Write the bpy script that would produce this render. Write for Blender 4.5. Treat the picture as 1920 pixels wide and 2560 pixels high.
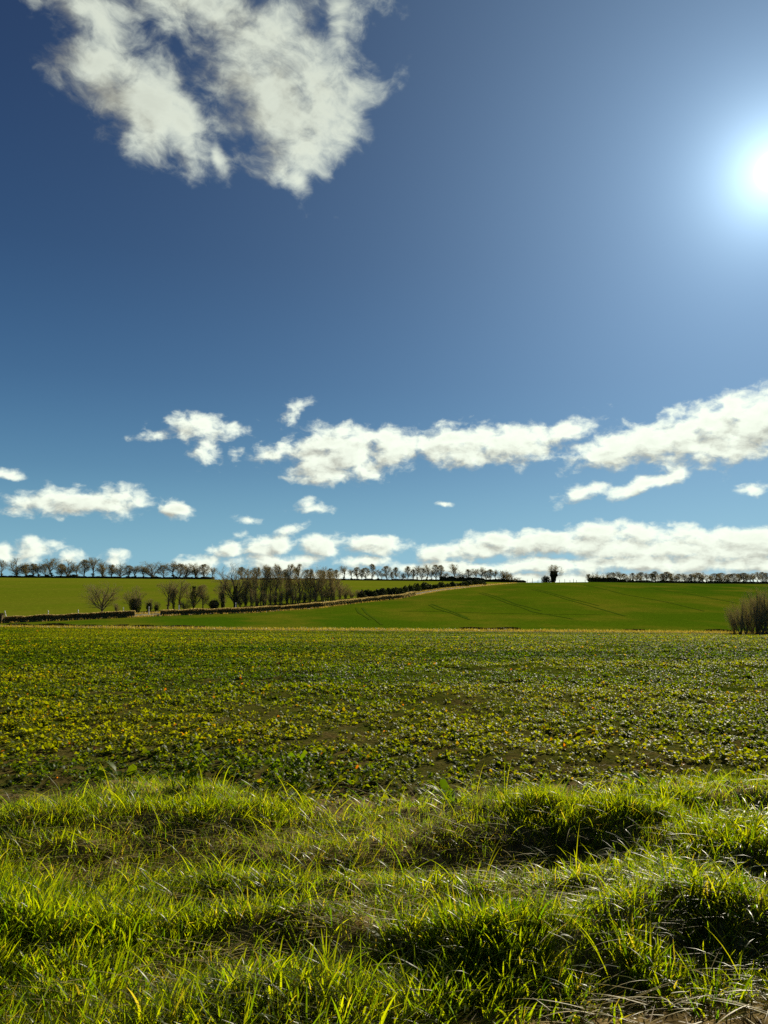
import bpy, math, random
import numpy as np
from mathutils import Vector

for o in list(bpy.data.objects): bpy.data.objects.remove(o)
S = bpy.context.scene
COL = S.collection
RAD = math.radians

# ------------------------------------------------------------------ camera
F = 1923.0            # focal length in pixels of the 1920 x 2560 photograph
PITCH = RAD(5.1)
HC = 1.7
cam_d = bpy.data.cameras.new('camera'); cam = bpy.data.objects.new('camera', cam_d); COL.objects.link(cam)
cam_d.sensor_fit = 'VERTICAL'; cam_d.sensor_height = 36.0; cam_d.sensor_width = 27.0
cam_d.lens = 36.0 * F / 2560.0
cam_d.clip_start = 0.05; cam_d.clip_end = 20000
cam.location = (0, 0, HC); cam.rotation_euler = (math.pi/2 + PITCH, 0, 0)
S.camera = cam

def uv(px, py):
    dx = (np.asarray(px, float) - 960) / F; dy = (1280 - np.asarray(py, float)) / F
    yy = math.cos(PITCH) - math.sin(PITCH) * dy
    return dx / yy, (math.sin(PITCH) + math.cos(PITCH) * dy) / yy

# ------------------------------------------------------------------ light
SUN_AZ = RAD(28.0); SUN_EL = RAD(26.1)
sv = Vector((math.sin(SUN_AZ)*math.cos(SUN_EL), math.cos(SUN_AZ)*math.cos(SUN_EL), math.sin(SUN_EL)))
sd = bpy.data.lights.new('sun', 'SUN'); sun = bpy.data.objects.new('sun', sd); COL.objects.link(sun)
sd.energy = 5.0; sd.angle = RAD(0.55); sd.color = (1.0, 0.91, 0.70)
sun.rotation_euler = sv.to_track_quat('Z', 'Y').to_euler(); sun.location = (100, 200, 120)

S.view_settings.view_transform = 'Standard'; S.view_settings.look = 'None'
S.view_settings.exposure = 0.65; S.view_settings.gamma = 1.0
S.render.engine = 'CYCLES'
S.cycles.use_denoising = False
S.cycles.max_bounces = 8; S.cycles.diffuse_bounces = 3; S.cycles.glossy_bounces = 2
S.cycles.transmission_bounces = 5; S.cycles.transparent_max_bounces = 6
S.cycles.sample_clamp_indirect = 4.0
S.cycles.caustics_reflective = False; S.cycles.caustics_refractive = False

# ------------------------------------------------------------------ node helper
class NT:
    def __init__(self, tree): self.t = tree; self.n = tree.nodes; self.l = tree.links
    def new(self, typ, **kw):
        n = self.n.new(typ)
        for k, v in kw.items(): setattr(n, k, v)
        return n
    def put(self, sock, v):
        if isinstance(v, bpy.types.NodeSocket): self.l.new(v, sock)
        elif v is not None: sock.default_value = v
    def math(self, op, a, b=None, c=None, clamp=False):
        n = self.new('ShaderNodeMath', operation=op, use_clamp=clamp)
        self.put(n.inputs[0], a); self.put(n.inputs[1], b)
        if c is not None: self.put(n.inputs[2], c)
        return n.outputs[0]
    def vmath(self, op, a, b=None, scale=None):
        n = self.new('ShaderNodeVectorMath', operation=op)
        self.put(n.inputs[0], a)
        if b is not None: self.put(n.inputs[1], b)
        if scale is not None: self.put(n.inputs['Scale'], scale)
        return n.outputs['Value'] if op in ('LENGTH', 'DOT_PRODUCT', 'DISTANCE') else n.outputs[0]
    def mix(self, f, a, b, blend='MIX'):
        n = self.new('ShaderNodeMix', data_type='RGBA', blend_type=blend, clamp_factor=True)
        self.put(n.inputs[0], f)
        self.put(n.inputs[6], a if isinstance(a, bpy.types.NodeSocket) else (*a, 1)[:4])
        self.put(n.inputs[7], b if isinstance(b, bpy.types.NodeSocket) else (*b, 1)[:4])
        return n.outputs[2]
    def noise(self, vec, scale, detail=3, rough=0.5, dist=0.0, dim='3D', out=0):
        n = self.new('ShaderNodeTexNoise', noise_dimensions=dim)
        self.put(n.inputs['Vector'], vec); n.inputs['Scale'].default_value = scale
        n.inputs['Detail'].default_value = detail; n.inputs['Roughness'].default_value = rough
        n.inputs['Distortion'].default_value = dist
        return n.outputs[out]
    def ramp(self, v, a, b, c=0.0, d=1.0, smooth=True):
        n = self.new('ShaderNodeMapRange', interpolation_type='SMOOTHSTEP' if smooth else 'LINEAR')
        self.put(n.inputs[0], v)
        for i, x in enumerate((a, b, c, d)): self.put(n.inputs[i+1], x)
        return n.outputs[0]

# ------------------------------------------------------------------ sky: Nishita air with cumulus, in world directions
W = bpy.data.worlds.new("World"); S.world = W; W.use_nodes = True
W.node_tree.nodes.clear()
# cx, cy, rx, ry, rotation, weight    (bearings taken from the photograph, turned into azimuth / elevation)
CL_HIGH = [
 (272,170,135,120,30,1.1),(400,250,170,110,40,1.15),(500,330,140,80,35,1.1),(596,405,26,60,0,.9),
 (750,215,235,190,10,1.35),(850,270,150,130,0,1.1),(640,95,210,120,20,1.0),(540,25,330,75,5,1.05),
 (230,20,190,70,10,1.15),(780,375,140,65,5,.8),(775,455,40,32,30,.8),(880,90,90,110,0,.95),
 (920,55,20,90,0,.45),(1000,15,60,30,0,.2),(-300,150,200,120,10,1.0),(700,-250,500,140,0,1.1)]
CL_LOW = [
 (505,1068,105,36,0,1.1),(512,1118,45,52,20,.9),(400,1088,75,16,-5,.6),(318,1096,18,14,0,.45),
 (725,1035,60,28,-40,.65),(660,1135,75,36,10,.75),
 (845,1132,155,80,0,1.5),(800,1180,110,36,0,1.0),(975,1120,110,62,0,1.2),
 (1150,1112,170,60,0,1.35),(1280,1110,140,58,0,1.3),(1410,1090,110,36,-25,1.0),
 (1530,1130,130,50,-8,1.25),(1640,1105,130,62,0,1.3),(1740,1090,135,80,-15,1.4),(1860,1065,150,90,-15,1.5),(1925,1000,60,45,-20,.8),
 (2080,1060,160,80,0,1.4),(2300,1100,160,60,0,1.3),
 (1455,1229,80,24,-18,1.0),(1620,1211,110,24,-12,1.0),(1700,1186,40,14,-45,.7),(1872,1224,60,16,0,.8),
 (225,1255,200,36,2,1.2),(100,1262,90,32,0,1.1),(300,1245,90,42,0,.9),(440,1275,65,22,5,1.0),(17,1187,42,16,0,1.1),(-150,1220,90,30,0,1.),
 (787,1272,62,18,0,.8),(770,1255,25,20,0,.7),(619,1302,42,14,-5,.75),(735,1327,65,15,-20,.65),(602,1332,28,16,-20,.55),(1110,1256,26,8,0,.6),
 (87,1380,62,34,0,1.1),(173,1390,80,20,0,.7),(3,1385,24,30,0,.9),(287,1394,28,24,0,1.0),(497,1412,66,28,0,1.2),
 (575,1372,52,24,0,1.3),(671,1362,80,32,0,1.35),(798,1362,72,30,0,1.4),(694,1404,150,28,0,1.1),(943,1364,88,32,0,1.45),(914,1402,80,18,0,1.2),
 (1110,1382,95,30,-8,1.3),(1226,1364,110,38,-5,1.45),(1365,1358,150,42,0,1.5),(1530,1350,190,48,0,1.6),(1700,1356,180,46,0,1.55),(1860,1362,160,44,0,1.5),(2050,1362,160,44,0,1.5),
 (1120,1420,190,22,0,1.3),(1388,1415,220,26,0,1.3),(1650,1410,250,28,0,1.35),(1900,1412,200,28,0,1.35),(1500,1450,800,20,0,1.2),(850,1440,240,20,0,.9),(-200,1390,150,30,0,1.)]

def azel(px, py):
    u, v = uv(px, py)
    return float(np.arctan2(u, 1.0)), float(np.arctan2(v, np.hypot(u, 1.0)))

g = bpy.data.node_groups.new('cloud_density', 'ShaderNodeTree')
g.interface.new_socket(name='P', in_out='INPUT', socket_type='NodeSocketVector')
g.interface.new_socket(name='Density', in_out='OUTPUT', socket_type='NodeSocketFloat')
G = NT(g); gi = G.new('NodeGroupInput'); go = G.new('NodeGroupOutput')
gp = gi.outputs[0]
sep = G.new('ShaderNodeSeparateXYZ'); G.put(sep.inputs[0], gp)
hi_f = G.ramp(sep.outputs[1], 0.22, 0.38)
def warped(scale, amt, det=3):
    c = G.noise(gp, scale, det, .55, out=1)
    c = G.vmath('SUBTRACT', c, (.5, .5, .5)); c = G.vmath('MULTIPLY', c, (amt, amt*.7, 0))
    return G.vmath('ADD', gp, c)
def blobs(lst, vec):
    acc = None
    for cx, cy, rx, ry, rot, w in lst:
        a, e = azel(cx, cy)
        m = G.new('ShaderNodeMapping', vector_type='TEXTURE')
        if acc is None: G.put(m.inputs['Vector'], vec)
        else:           # chained so that Cycles evaluates the blobs one after another
            ma = G.new('ShaderNodeVectorMath', operation='MULTIPLY_ADD'); G.put(ma.inputs[0], acc)
            ma.inputs[1].default_value = (1e-9, 1e-9, 0); G.put(ma.inputs[2], vec); G.put(m.inputs['Vector'], ma.outputs[0])
        m.inputs['Location'].default_value = (a, e, 0)
        m.inputs['Rotation'].default_value = (0, 0, -RAD(rot))
        m.inputs['Scale'].default_value = (rx/F*1.12, ry/F*1.12, 1)
        ln = G.vmath('LENGTH', m.outputs[0])
        v = G.math('MULTIPLY_ADD', ln, -w, w)
        acc = v if acc is None else G.math('SMOOTH_MAX', acc, v, .18)
    return acc
CL_HIGH = [(a-32, b-10, *c) for a, b, *c in CL_HIGH]
bl = blobs(CL_LOW, warped(22, .026)); bh = blobs(CL_HIGH, warped(7, .065))
nl_v = G.vmath('MULTIPLY', warped(40, .018), (1, 1.55, 1))
nl = G.noise(nl_v, 32, 9, .57)
nh_v = G.new('ShaderNodeMapping'); G.put(nh_v.inputs['Vector'], warped(12, .06))
nh_v.inputs['Rotation'].default_value = (0, 0, RAD(35)); nh_v.inputs['Scale'].default_value = (1, 1.7, 1)
nh = G.noise(nh_v.outputs[0], 11, 11, .60)
dl = G.math('MULTIPLY_ADD', G.math('SUBTRACT', nl, .5), 2.3, G.math('SUBTRACT', G.math('MINIMUM', bl, .95), .07))
dh = G.math('MULTIPLY_ADD', G.math('SUBTRACT', nh, .5), 2.9, G.math('SUBTRACT', G.math('MINIMUM', bh, 1.0), .04))
dens = G.math('MAXIMUM', G.math('MULTIPLY', dl, G.math('SUBTRACT', 1, hi_f)), G.math('MULTIPLY', dh, hi_f))
g.links.new(dens, go.inputs[0])

N = NT(W.node_tree)
tc = N.new('ShaderNodeTexCoord'); dirv = tc.outputs['Generated']
sky = N.new('ShaderNodeTexSky', sky_type='NISHITA', sun_disc=False)
sky.sun_elevation = SUN_EL; sky.sun_rotation = SUN_AZ
sky.altitude = 0; sky.air_density = 1.0; sky.dust_density = 0.6; sky.ozone_density = 2.0
sx = N.new('ShaderNodeSeparateXYZ'); N.put(sx.inputs[0], dirv)
az = N.math('ARCTAN2', sx.outputs[0], sx.outputs[1]); el = N.math('ARCSINE', sx.outputs[2])
cb = N.new('ShaderNodeCombineXYZ'); N.put(cb.inputs[0], az); N.put(cb.inputs[1], el)
P0 = cb.outputs[0]
# step towards the sun for the clouds' own shade
to_sun = N.vmath('NORMALIZE', N.vmath('SUBTRACT', (SUN_AZ, SUN_EL + .12, 0), P0))
step = N.math('MULTIPLY_ADD', N.ramp(el, 0, .5), .035, .011)
P1 = N.vmath('ADD', P0, N.vmath('SCALE', to_sun, scale=step))
def dens_at(p):
    n = N.new('ShaderNodeGroup'); n.node_tree = g; N.put(n.inputs[0], p); return n.outputs[0]
d0 = dens_at(P0); d1 = dens_at(P1)
front = N.ramp(N.math('ABSOLUTE', az), 1.3, 1.6, 1, 0)
alpha = N.math('MULTIPLY', N.ramp(d0, 0.0, N.ramp(el, .2, .4, .75, 1.05)), front)
alpha = N.math('MULTIPLY', alpha, N.ramp(el, -0.02, 0.0))
lit = N.math('SUBTRACT', d0, d1)
light = N.ramp(lit, -.85, .40)
thick = N.ramp(d0, .4, 1.6)
light = N.math('SUBTRACT', light, N.math('MULTIPLY', thick, .32), clamp=True)
# angle from the sun: the bright air round the disc
cosg = N.vmath('DOT_PRODUCT', dirv, tuple(sv))
ang = N.math('ARCCOSINE', N.math('MINIMUM', cosg, .99999))
near = N.math('EXPONENT', N.math('MULTIPLY', ang, -1/.25))
near2 = N.math('EXPONENT', N.math('MULTIPLY', ang, -1/.034))
disc = N.ramp(ang, .006, .022, 1, 0)
skyc = sky.outputs[0]
skyc = N.vmath('MULTIPLY', skyc, (.03, .032, .03))
def scaled(col, f):
    return N.vmath('SCALE', col, scale=f)
# deep polarised blue overhead, paling and greening towards the horizon
grad = N.new('ShaderNodeValToRGB'); N.put(grad.inputs[0], N.math('MULTIPLY', el, 1.0, clamp=True))
cr = grad.color_ramp; cr.interpolation = 'B_SPLINE'
stops = [(0.0, (1.75, 3.6, 4.5)), (.06, (1.25, 2.85, 3.85)), (.14, (.60, 1.60, 2.75)), (.25, (.28, .84, 1.85)), (.40, (.13, .42, 1.12)), (.62, (.06, .19, .68)), (1.0, (.05, .14, .5))]
while len(cr.elements) < len(stops): cr.elements.new(.5)
for e_, (p_, c_) in zip(cr.elements, stops): e_.position = p_; e_.color = (c_[0]/5, c_[1]/5, c_[2]/5, 1)
skyc = N.vmath('ADD', skyc, scaled(grad.outputs[0], 5.0))
glow = N.vmath('ADD', scaled((2.2, 3.6, 5.1), near), scaled((9, 12, 13.5), near2))
glow = N.vmath('ADD', glow, scaled((90, 90, 86), disc))
skyg = N.vmath('ADD', skyc, glow)
cshade = N.mix(light, (3.2, 3.25, 2.85), (7.7, 8.3, 7.1))
dimhi = N.ramp(el, .3, .6, 1.0, .74)
cshade = scaled(cshade, dimhi)
cshade = N.vmath('ADD', cshade, N.vmath('MULTIPLY', glow, (.3, .25, .15)))
final = N.mix(alpha, skyg, cshade)
bg = N.new('ShaderNodeBackground'); N.put(bg.inputs[0], final); bg.inputs[1].default_value = 0.084
wo = N.new('ShaderNodeOutputWorld'); W.node_tree.links.new(bg.outputs[0], wo.inputs[0])
W.cycles.sampling_method = 'MANUAL'; W.cycles.sample_map_resolution = 512

# ------------------------------------------------------------------ materials
def newmat(name):
    m = bpy.data.materials.new(name); m.use_nodes = True; m.node_tree.nodes.clear(); return m, NT(m.node_tree)
def leafmat(name, trans=.5, tcol=(1.3, 1.25, .35), rough=.42, spec=.5, tint=(1, 1, 1), var=.0):
    m, n = newmat(name)
    a = n.new('ShaderNodeAttribute'); a.attribute_name = 'Col'
    c = n.mix(1, a.outputs[0], tint, 'MULTIPLY')
    p = n.new('ShaderNodeBsdfPrincipled'); n.put(p.inputs['Base Color'], c)
    p.inputs['Roughness'].default_value = rough; p.inputs['Specular IOR Level'].default_value = spec
    t = n.new('ShaderNodeBsdfTranslucent'); n.put(t.inputs[0], n.mix(1, c, tcol, 'MULTIPLY'))
    mx = n.new('ShaderNodeMixShader'); mx.inputs[0].default_value = trans
    n.l.new(p.outputs[0], mx.inputs[1]); n.l.new(t.outputs[0], mx.inputs[2])
    o = n.new('ShaderNodeOutputMaterial'); n.l.new(mx.outputs[0], o.inputs[0])
    return m
def plain(name, c1, c2, scale, rough=.9, detail=4, bump=0, spec=0, stretch=(1, 1, 1)):
    m, n = newmat(name)
    tcn = n.new('ShaderNodeTexCoord'); v = n.vmath('MULTIPLY', tcn.outputs['Object'], stretch)
    nz = n.noise(v, scale, detail, .6)
    c = n.mix(n.ramp(nz, .3, .7), c1, c2)
    if spec == 0:
        p = n.new('ShaderNodeBsdfDiffuse'); n.put(p.inputs['Color'], c)
    else:
        p = n.new('ShaderNodeBsdfPrincipled'); n.put(p.inputs['Base Color'], c)
        p.inputs['Roughness'].default_value = rough; p.inputs['Specular IOR Level'].default_value = spec
    if bump:
        b = n.new('ShaderNodeBump'); b.inputs['Strength'].default_value = 1; b.inputs['Distance'].default_value = bump
        n.put(b.inputs['Height'], nz); n.l.new(b.outputs[0], p.inputs['Normal'])
    o = n.new('ShaderNodeOutputMaterial'); n.l.new(p.outputs[0], o.inputs[0])
    return m
def fieldmat(name, ca, cb_, cc, s_big, s_mid, s_fine, bump=.3, fine_str=.5, stretch=(1, 1, 1)):
    """a field: broad patches, drill-row mottling and fine leaf speckle"""
    m, n = newmat(name)
    tcn = n.new('ShaderNodeTexCoord'); v = tcn.outputs['Object']
    v2 = n.vmath('MULTIPLY', v, stretch)
    big = n.noise(v2, s_big, 3, .55); mid = n.noise(v2, s_mid, 4, .6); fine = n.noise(v, s_fine, 3, .7)
    c = n.mix(n.ramp(big, .35, .65), ca, cb_)
    c = n.mix(n.math('MULTIPLY', n.ramp(mid, .42, .7), .7), c, cc)
    c = n.mix(n.math('MULTIPLY', n.ramp(fine, .38, .62), fine_str), c, n.mix(1, c, (.35, .35, .3), 'MULTIPLY'))
    p = n.new('ShaderNodeBsdfDiffuse'); n.put(p.inputs['Color'], c)
    b = n.new('ShaderNodeBump'); b.inputs['Distance'].default_value = bump; b.inputs['Strength'].default_value = .8
    n.put(b.inputs['Height'], n.math('ADD', fine, n.math('MULTIPLY', mid, .6))); n.l.new(b.outputs[0], p.inputs['Normal'])
    o = n.new('ShaderNodeOutputMaterial'); n.l.new(p.outputs[0], o.inputs[0])
    return m

M_grass = leafmat('grass_blades', .70, (3.9, 3.5, .4), .36, .28)
M_straw = leafmat('straw_blades', .50, (1.6, 1.3, .4), .45, .15)
M_crop = leafmat('crop_leaves', .56, (3.5, 2.7, .25), .48, .09)
M_cropfar = leafmat('far_crop_leaves', .58, (3.4, 2.65, .3), .55, .03)
M_ever = leafmat('ivy_leaves', .15, (1.1, 1.1, .5), .7, .08)
M_twig = leafmat('twigs', .55, (1.6, 1.5, 1.25), .8, .1)
M_bark = plain('bark', (.11, .085, .055), (.24, .19, .12), 3.0, .9)
def soilmat():
    # bare crumbly earth near the verge, closing to a green understorey further into the field
    m, n = newmat('soil'); t = n.new('ShaderNodeTexCoord'); v = t.outputs['Object']
    nz = n.noise(v, 14, 9, .72); n2 = n.noise(v, 1.3, 5, .65); sp = n.new('ShaderNodeSeparateXYZ'); n.put(sp.inputs[0], v)
    c = n.mix(n.ramp(nz, .3, .7), (.035, .028, .010), (.12, .085, .030))
    f = n.math('ADD', n.ramp(sp.outputs[1], 7, 26, .25, 1.0, False), n.math('MULTIPLY', n.math('SUBTRACT', n2, .45), 2.2), clamp=True)
    c = n.mix(f, c, n.mix(n.ramp(nz, .3, .7), (.022, .048, .001), n.mix(n.ramp(sp.outputs[1], 14, 50), (.06, .085, .002), (.13, .165, .005))))
    p = n.new('ShaderNodeBsdfDiffuse'); n.put(p.inputs['Color'], c)
    b = n.new('ShaderNodeBump'); b.inputs['Distance'].default_value = .03; n.put(b.inputs['Height'], nz); n.l.new(b.outputs[0], p.inputs['Normal'])
    o = n.new('ShaderNodeOutputMaterial'); n.l.new(p.outputs[0], o.inputs[0]); return m
M_soil = soilmat()
M_verge = plain('verge_soil', (.035, .026, .010), (.26, .19, .085), 7.0, .95, 9, .025)
M_mid = fieldmat('young_cereal', (.048, .102, .003), (.088, .128, .004), (.145, .14, .010), .014, .12, 2.2, .12, .45, (.6, .35, 1))
M_far = fieldmat('ridge_pasture', (.115, .155, .007), (.135, .16, .009), (.16, .165, .014), .01, .05, .9, .1, .3, (.35, 1, 1))
M_road = plain('road_surface', (.16, .15, .135), (.24, .23, .21), .8, .9)
M_dry = plain('dry_bank', (.16, .14, .055), (.30, .24, .11), .9, .95, 6, .1)
M_track = plain('wheel_track', (.038, .075, .004), (.06, .095, .006), .8, .95)
M_white = plain('white_paint', (.72, .72, .70), (.82, .82, .80), 6, .5)
M_black = plain('black_band', (.03, .03, .03), (.05, .05, .05), 6, .5)
M_wood = plain('grey_wood', (.20, .17, .13), (.30, .26, .2), 6, .9)
M_core = plain('hedge_core', (.09, .07, .035), (.17, .135, .07), 2, .95, 6, .15)

# ------------------------------------------------------------------ mesh helpers
def mesh_np(name, V, Fq, mat, col=None, smooth=False):
    me = bpy.data.meshes.new(name)
    V = np.ascontiguousarray(V, dtype=np.float32); Fq = np.ascontiguousarray(Fq, dtype=np.int32)
    k = Fq.shape[1]
    me.vertices.add(len(V)); me.vertices.foreach_set('co', V.ravel())
    me.loops.add(Fq.size); me.loops.foreach_set('vertex_index', Fq.ravel())
    me.polygons.add(len(Fq))
    me.polygons.foreach_set('loop_start', np.arange(0, Fq.size, k, dtype=np.int32))
    me.polygons.foreach_set('loop_total', np.full(len(Fq), k, dtype=np.int32))
    me.polygons.foreach_set('use_smooth', np.full(len(Fq), smooth, dtype=bool))
    if col is not None:
        a = me.color_attributes.new('Col', 'FLOAT_COLOR', 'POINT')
        c4 = np.ones((len(V), 4), np.float32); c4[:, :3] = col
        a.data.foreach_set('color', c4.ravel())
    me.materials.append(mat); me.update(calc_edges=True)
    return me
def link(name, me, parent=None, loc=None):
    o = bpy.data.objects.new(name, me); COL.objects.link(o)
    if parent: o.parent = parent
    if loc is not None: o.location = loc
    return o
def tag(o, label=None, cat=None, group=None, kind=None):
    for k, v in (('label', label), ('category', cat), ('group', group), ('kind', kind)):
        if v: o[k] = v
    return o

# ------------------------------------------------------------------ noise and terrain
_rt = np.random.RandomState(7).rand(8, 256, 256)
def vn(x, y, s, k=0):
    x = np.asarray(x, float) * s + 57.3; y = np.asarray(y, float) * s + 91.7
    xi = np.floor(x).astype(int); yi = np.floor(y).astype(int); fx = x-xi; fy = y-yi
    fx = fx*fx*(3-2*fx); fy = fy*fy*(3-2*fy); T = _rt[k % 8]
    a = T[xi & 255, yi & 255]; b = T[(xi+1) & 255, yi & 255]; c = T[xi & 255, (yi+1) & 255]; d = T[(xi+1) & 255, (yi+1) & 255]
    return (a*(1-fx)+b*fx)*(1-fy) + (c*(1-fx)+d*fx)*fy
def fbm(x, y, s, k=0, o=3):
    r = 0; a = 1; t = 0
    for i in range(o): r = r + a*vn(x, y, s*2**i, k+i); t += a; a *= .5
    return r/t

#        px    De   rowE   dB   Dr   rowR  rowB
TB = np.array([
 (-1600, 150, 1600, 8, 450, 1440, 1575),
 (-400, 158, 1572, 10, 450, 1442, 1568),
 (0,    160, 1558, 10, 450, 1444, 1567),
 (200,  162, 1549, 10, 450, 1445.5, 1569),
 (400,  165, 1540, 11, 455, 1447.5, 1571),
 (640,  175, 1532, 13, 460, 1449.5, 1574),
 (800,  192, 1520, 14, 470, 1450.5, 1575),
 (1000, 230, 1497, 11, 480, 1452, 1576),
 (1100, 262, 1478, 7, 485, 1453, 1577),
 (1200, 300, 1466, 4, 490, 1454.5, 1578),
 (1300, 345, 1457, .3, 495, 1456.6, 1579),
 (1480, 360, 1455, -.6, 540, 1457.5, 1580),
 (1750, 370, 1459, -.6, 600, 1460.5, 1583),
 (1920, 370, 1460, -.6, 640, 1461.5, 1586),
 (2500, 370, 1462, -.6, 640, 1463, 1588),
 (3600, 370, 1462, -.6, 640, 1463, 1590)])
TU = uv(TB[:, 0], TB[:, 2])[0]
DB = 115.0
TzB = HC + DB*uv(TB[:, 0], TB[:, 6])[1]
TzE = HC + TB[:, 1]*uv(TB[:, 0], TB[:, 2])[1]
TzE2 = HC + (TB[:, 1]+16)*uv(TB[:, 0], TB[:, 2]-TB[:, 3])[1]
TzR = HC + TB[:, 4]*uv(TB[:, 0], TB[:, 5])[1]
def De(u): return np.interp(u, TU, TB[:, 1])
def Dr(u): return np.interp(u, TU, TB[:, 4])
def hummock(x, y): return fbm(np.asarray(x)*.75+3.1, np.asarray(y)*1.5+1.7, 1.0, 0, 3)
def height(x, y, micro=True):
    x = np.asarray(x, float); y = np.asarray(y, float)
    x, y = np.broadcast_arrays(x, y)
    D = np.maximum(y, .01); u = np.clip(x/np.maximum(D, 3), -2.5, 2.5)
    o = np.ones_like(u)
    kd = np.stack([0*o-50, 0*o, 14*o, 60*o, DB*o, De(u), De(u)+16, Dr(u), Dr(u)+120, 0*o+1500, 0*o+6000])
    zr = np.interp(u, TU, TzR)
    kz = np.stack([0*o, 0*o, -.12*o, -2.55*o, np.interp(u, TU, TzB), np.interp(u, TU, TzE), np.interp(u, TU, TzE2), zr, zr-1.5, zr-12, zr-40])
    h = np.diff(kd, axis=0); d = np.diff(kz, axis=0)/h
    m = np.zeros_like(kz)
    same = (d[:-1]*d[1:]) > 0
    w1 = 2*h[1:]+h[:-1]; w2 = h[1:]+2*h[:-1]
    with np.errstate(divide='ignore', invalid='ignore'):
        hm = (w1+w2)/(w1/d[:-1]+w2/d[1:])
    m[1:-1] = np.where(same, hm, 0); m[0] = 0; m[-1] = d[-1]
    Dc = np.clip(D, -49, 5999)
    idx = np.clip((Dc[None] >= kd[1:-1]).sum(axis=0), 0, len(kd)-2)
    def tk(a): return np.take_along_axis(a, idx[None], 0)[0]
    hh = tk(h); t = (Dc-tk(kd[:-1]))/hh
    z0 = tk(kz[:-1]); z1 = tk(kz[1:]); m0 = tk(m[:-1]); m1 = tk(m[1:])
    z = z0*(2*t**3-3*t**2+1)+m0*hh*(t**3-2*t**2+t)+z1*(-2*t**3+3*t**2)+m1*hh*(t**3-t**2)
    if micro:
        # the rough verge: a soil lip by the track, a hummock, a hollow, a second hummock
        wob = (fbm(x, y, .55, 1)-.5)*2.2
        yy = y + wob
        v = .52*np.clip(hummock(x, y)-.5, -.16, .2) + .03*np.exp(-((yy-3.95)/.33)**2) - .07*np.exp(-((yy-4.55)/.28)**2) + .09*np.exp(-((yy-5.35)/.5)**2)
        v = v + (fbm(x, y, 1.5, 3)-.5)*.10
        v = v + .15*np.exp(-((y+.18*np.sin(x*3.1)-3.86)/.22)**2)*np.clip((x+.9)/.8, 0, 1)
        v = v*np.clip((7.6-y)/1.5, 0, 1)*np.clip((y-3.0)/.5, 0, 1)
        fld = (fbm(x, y, 1.4, 5)-.5)*.16*np.clip((y-6)/2, 0, 1)*np.clip((60-y)/40, 0, 1)
        small = (fbm(x, y, 9, 2)-.5)*.03*np.clip((20-y)/10, 0, 1)
        roll = (fbm(x, y, .03, 4)-.5)*.5*np.clip((y-40)/60, 0, 1)*np.clip((DB+10-y)/20, 0, 1)
        z = z+v+fld+small+roll
    return z
def ground(px, D, row=1500):
    u = float(uv(px, row)[0]); x = u*D
    return x, D, float(height(np.array([x]), np.array([float(D)]))[0])

uc = np.concatenate([-np.geomspace(9, 1.35, 26)[:-1], np.linspace(-1.35, 1.35, 460), np.geomspace(1.35, 9, 26)[1:]])
def sheet(name, rows, mat):
    """rows: callables or numbers giving y for each column"""
    Y = np.stack([np.broadcast_to(np.asarray(r(uc) if callable(r) else r, float), uc.shape) for r in rows])
    X = uc[None]*Y
    Z = height(X, Y)
    V = np.stack([X, Y, Z], -1).reshape(-1, 3)
    R, C = Y.shape; i = np.arange(R-1)[:, None]*C+np.arange(C-1)[None]
    Fq = np.stack([i, i+1, i+C+1, i+C], -1).reshape(-1, 4)
    o = link(name, mesh_np(name, V, Fq, mat, smooth=True)); tag(o, kind='structure'); return o
def between(f0, f1, n, incl=True, p=1.0):
    out = []
    for t in np.linspace(0, 1, n):
        t = t**p
        out.append(lambda u, t=t: (f0(u) if callable(f0) else f0)*(1-t)+(f1(u) if callable(f1) else f1)*t)
    return out
Eline = lambda u: De(u)
TU_W = uv(np.array([-300, 60, 190, 420]), 1556)[0]
sheet('verge_ground', list(np.geomspace(1.6, 6.6, 170)), M_verge)
sheet('crop_field_ground', list(np.geomspace(6.6, 114.0, 190)), M_soil)
sheet('field_margin', between(114.0, 117.5, 6), M_dry)
wedge = lambda u: 117.5+np.interp(u, TU_W, [34, 30, 8, 0])
sheet('field_corner', between(117.5, wedge, 8), M_dry)
sheet('middle_field', between(lambda u: wedge(u)+.01, Eline, 70), M_mid)
sheet('road_bank', between(Eline, lambda u: De(u)+4, 4), M_dry)
sheet('lane', between(lambda u: De(u)+4, lambda u: De(u)+9, 4), M_road)
sheet('roadside_verge', between(lambda u: De(u)+9, lambda u: De(u)+14, 4), M_dry)
sheet('ridge_field', between(lambda u: De(u)+14, lambda u: Dr(u)+60, 50), M_far)
sheet('far_ground', between(lambda u: Dr(u)+60, 9000, 24, p=2.2), M_far)
V = np.array([(-80, -60, -.03), (80, -60, -.03), (80, 1.6, -.03), (-80, 1.6, -.03)], float)
tag(link('near_ground', mesh_np('near_ground', V, np.array([[0, 1, 2, 3]]), M_verge)), kind='structure')

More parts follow.
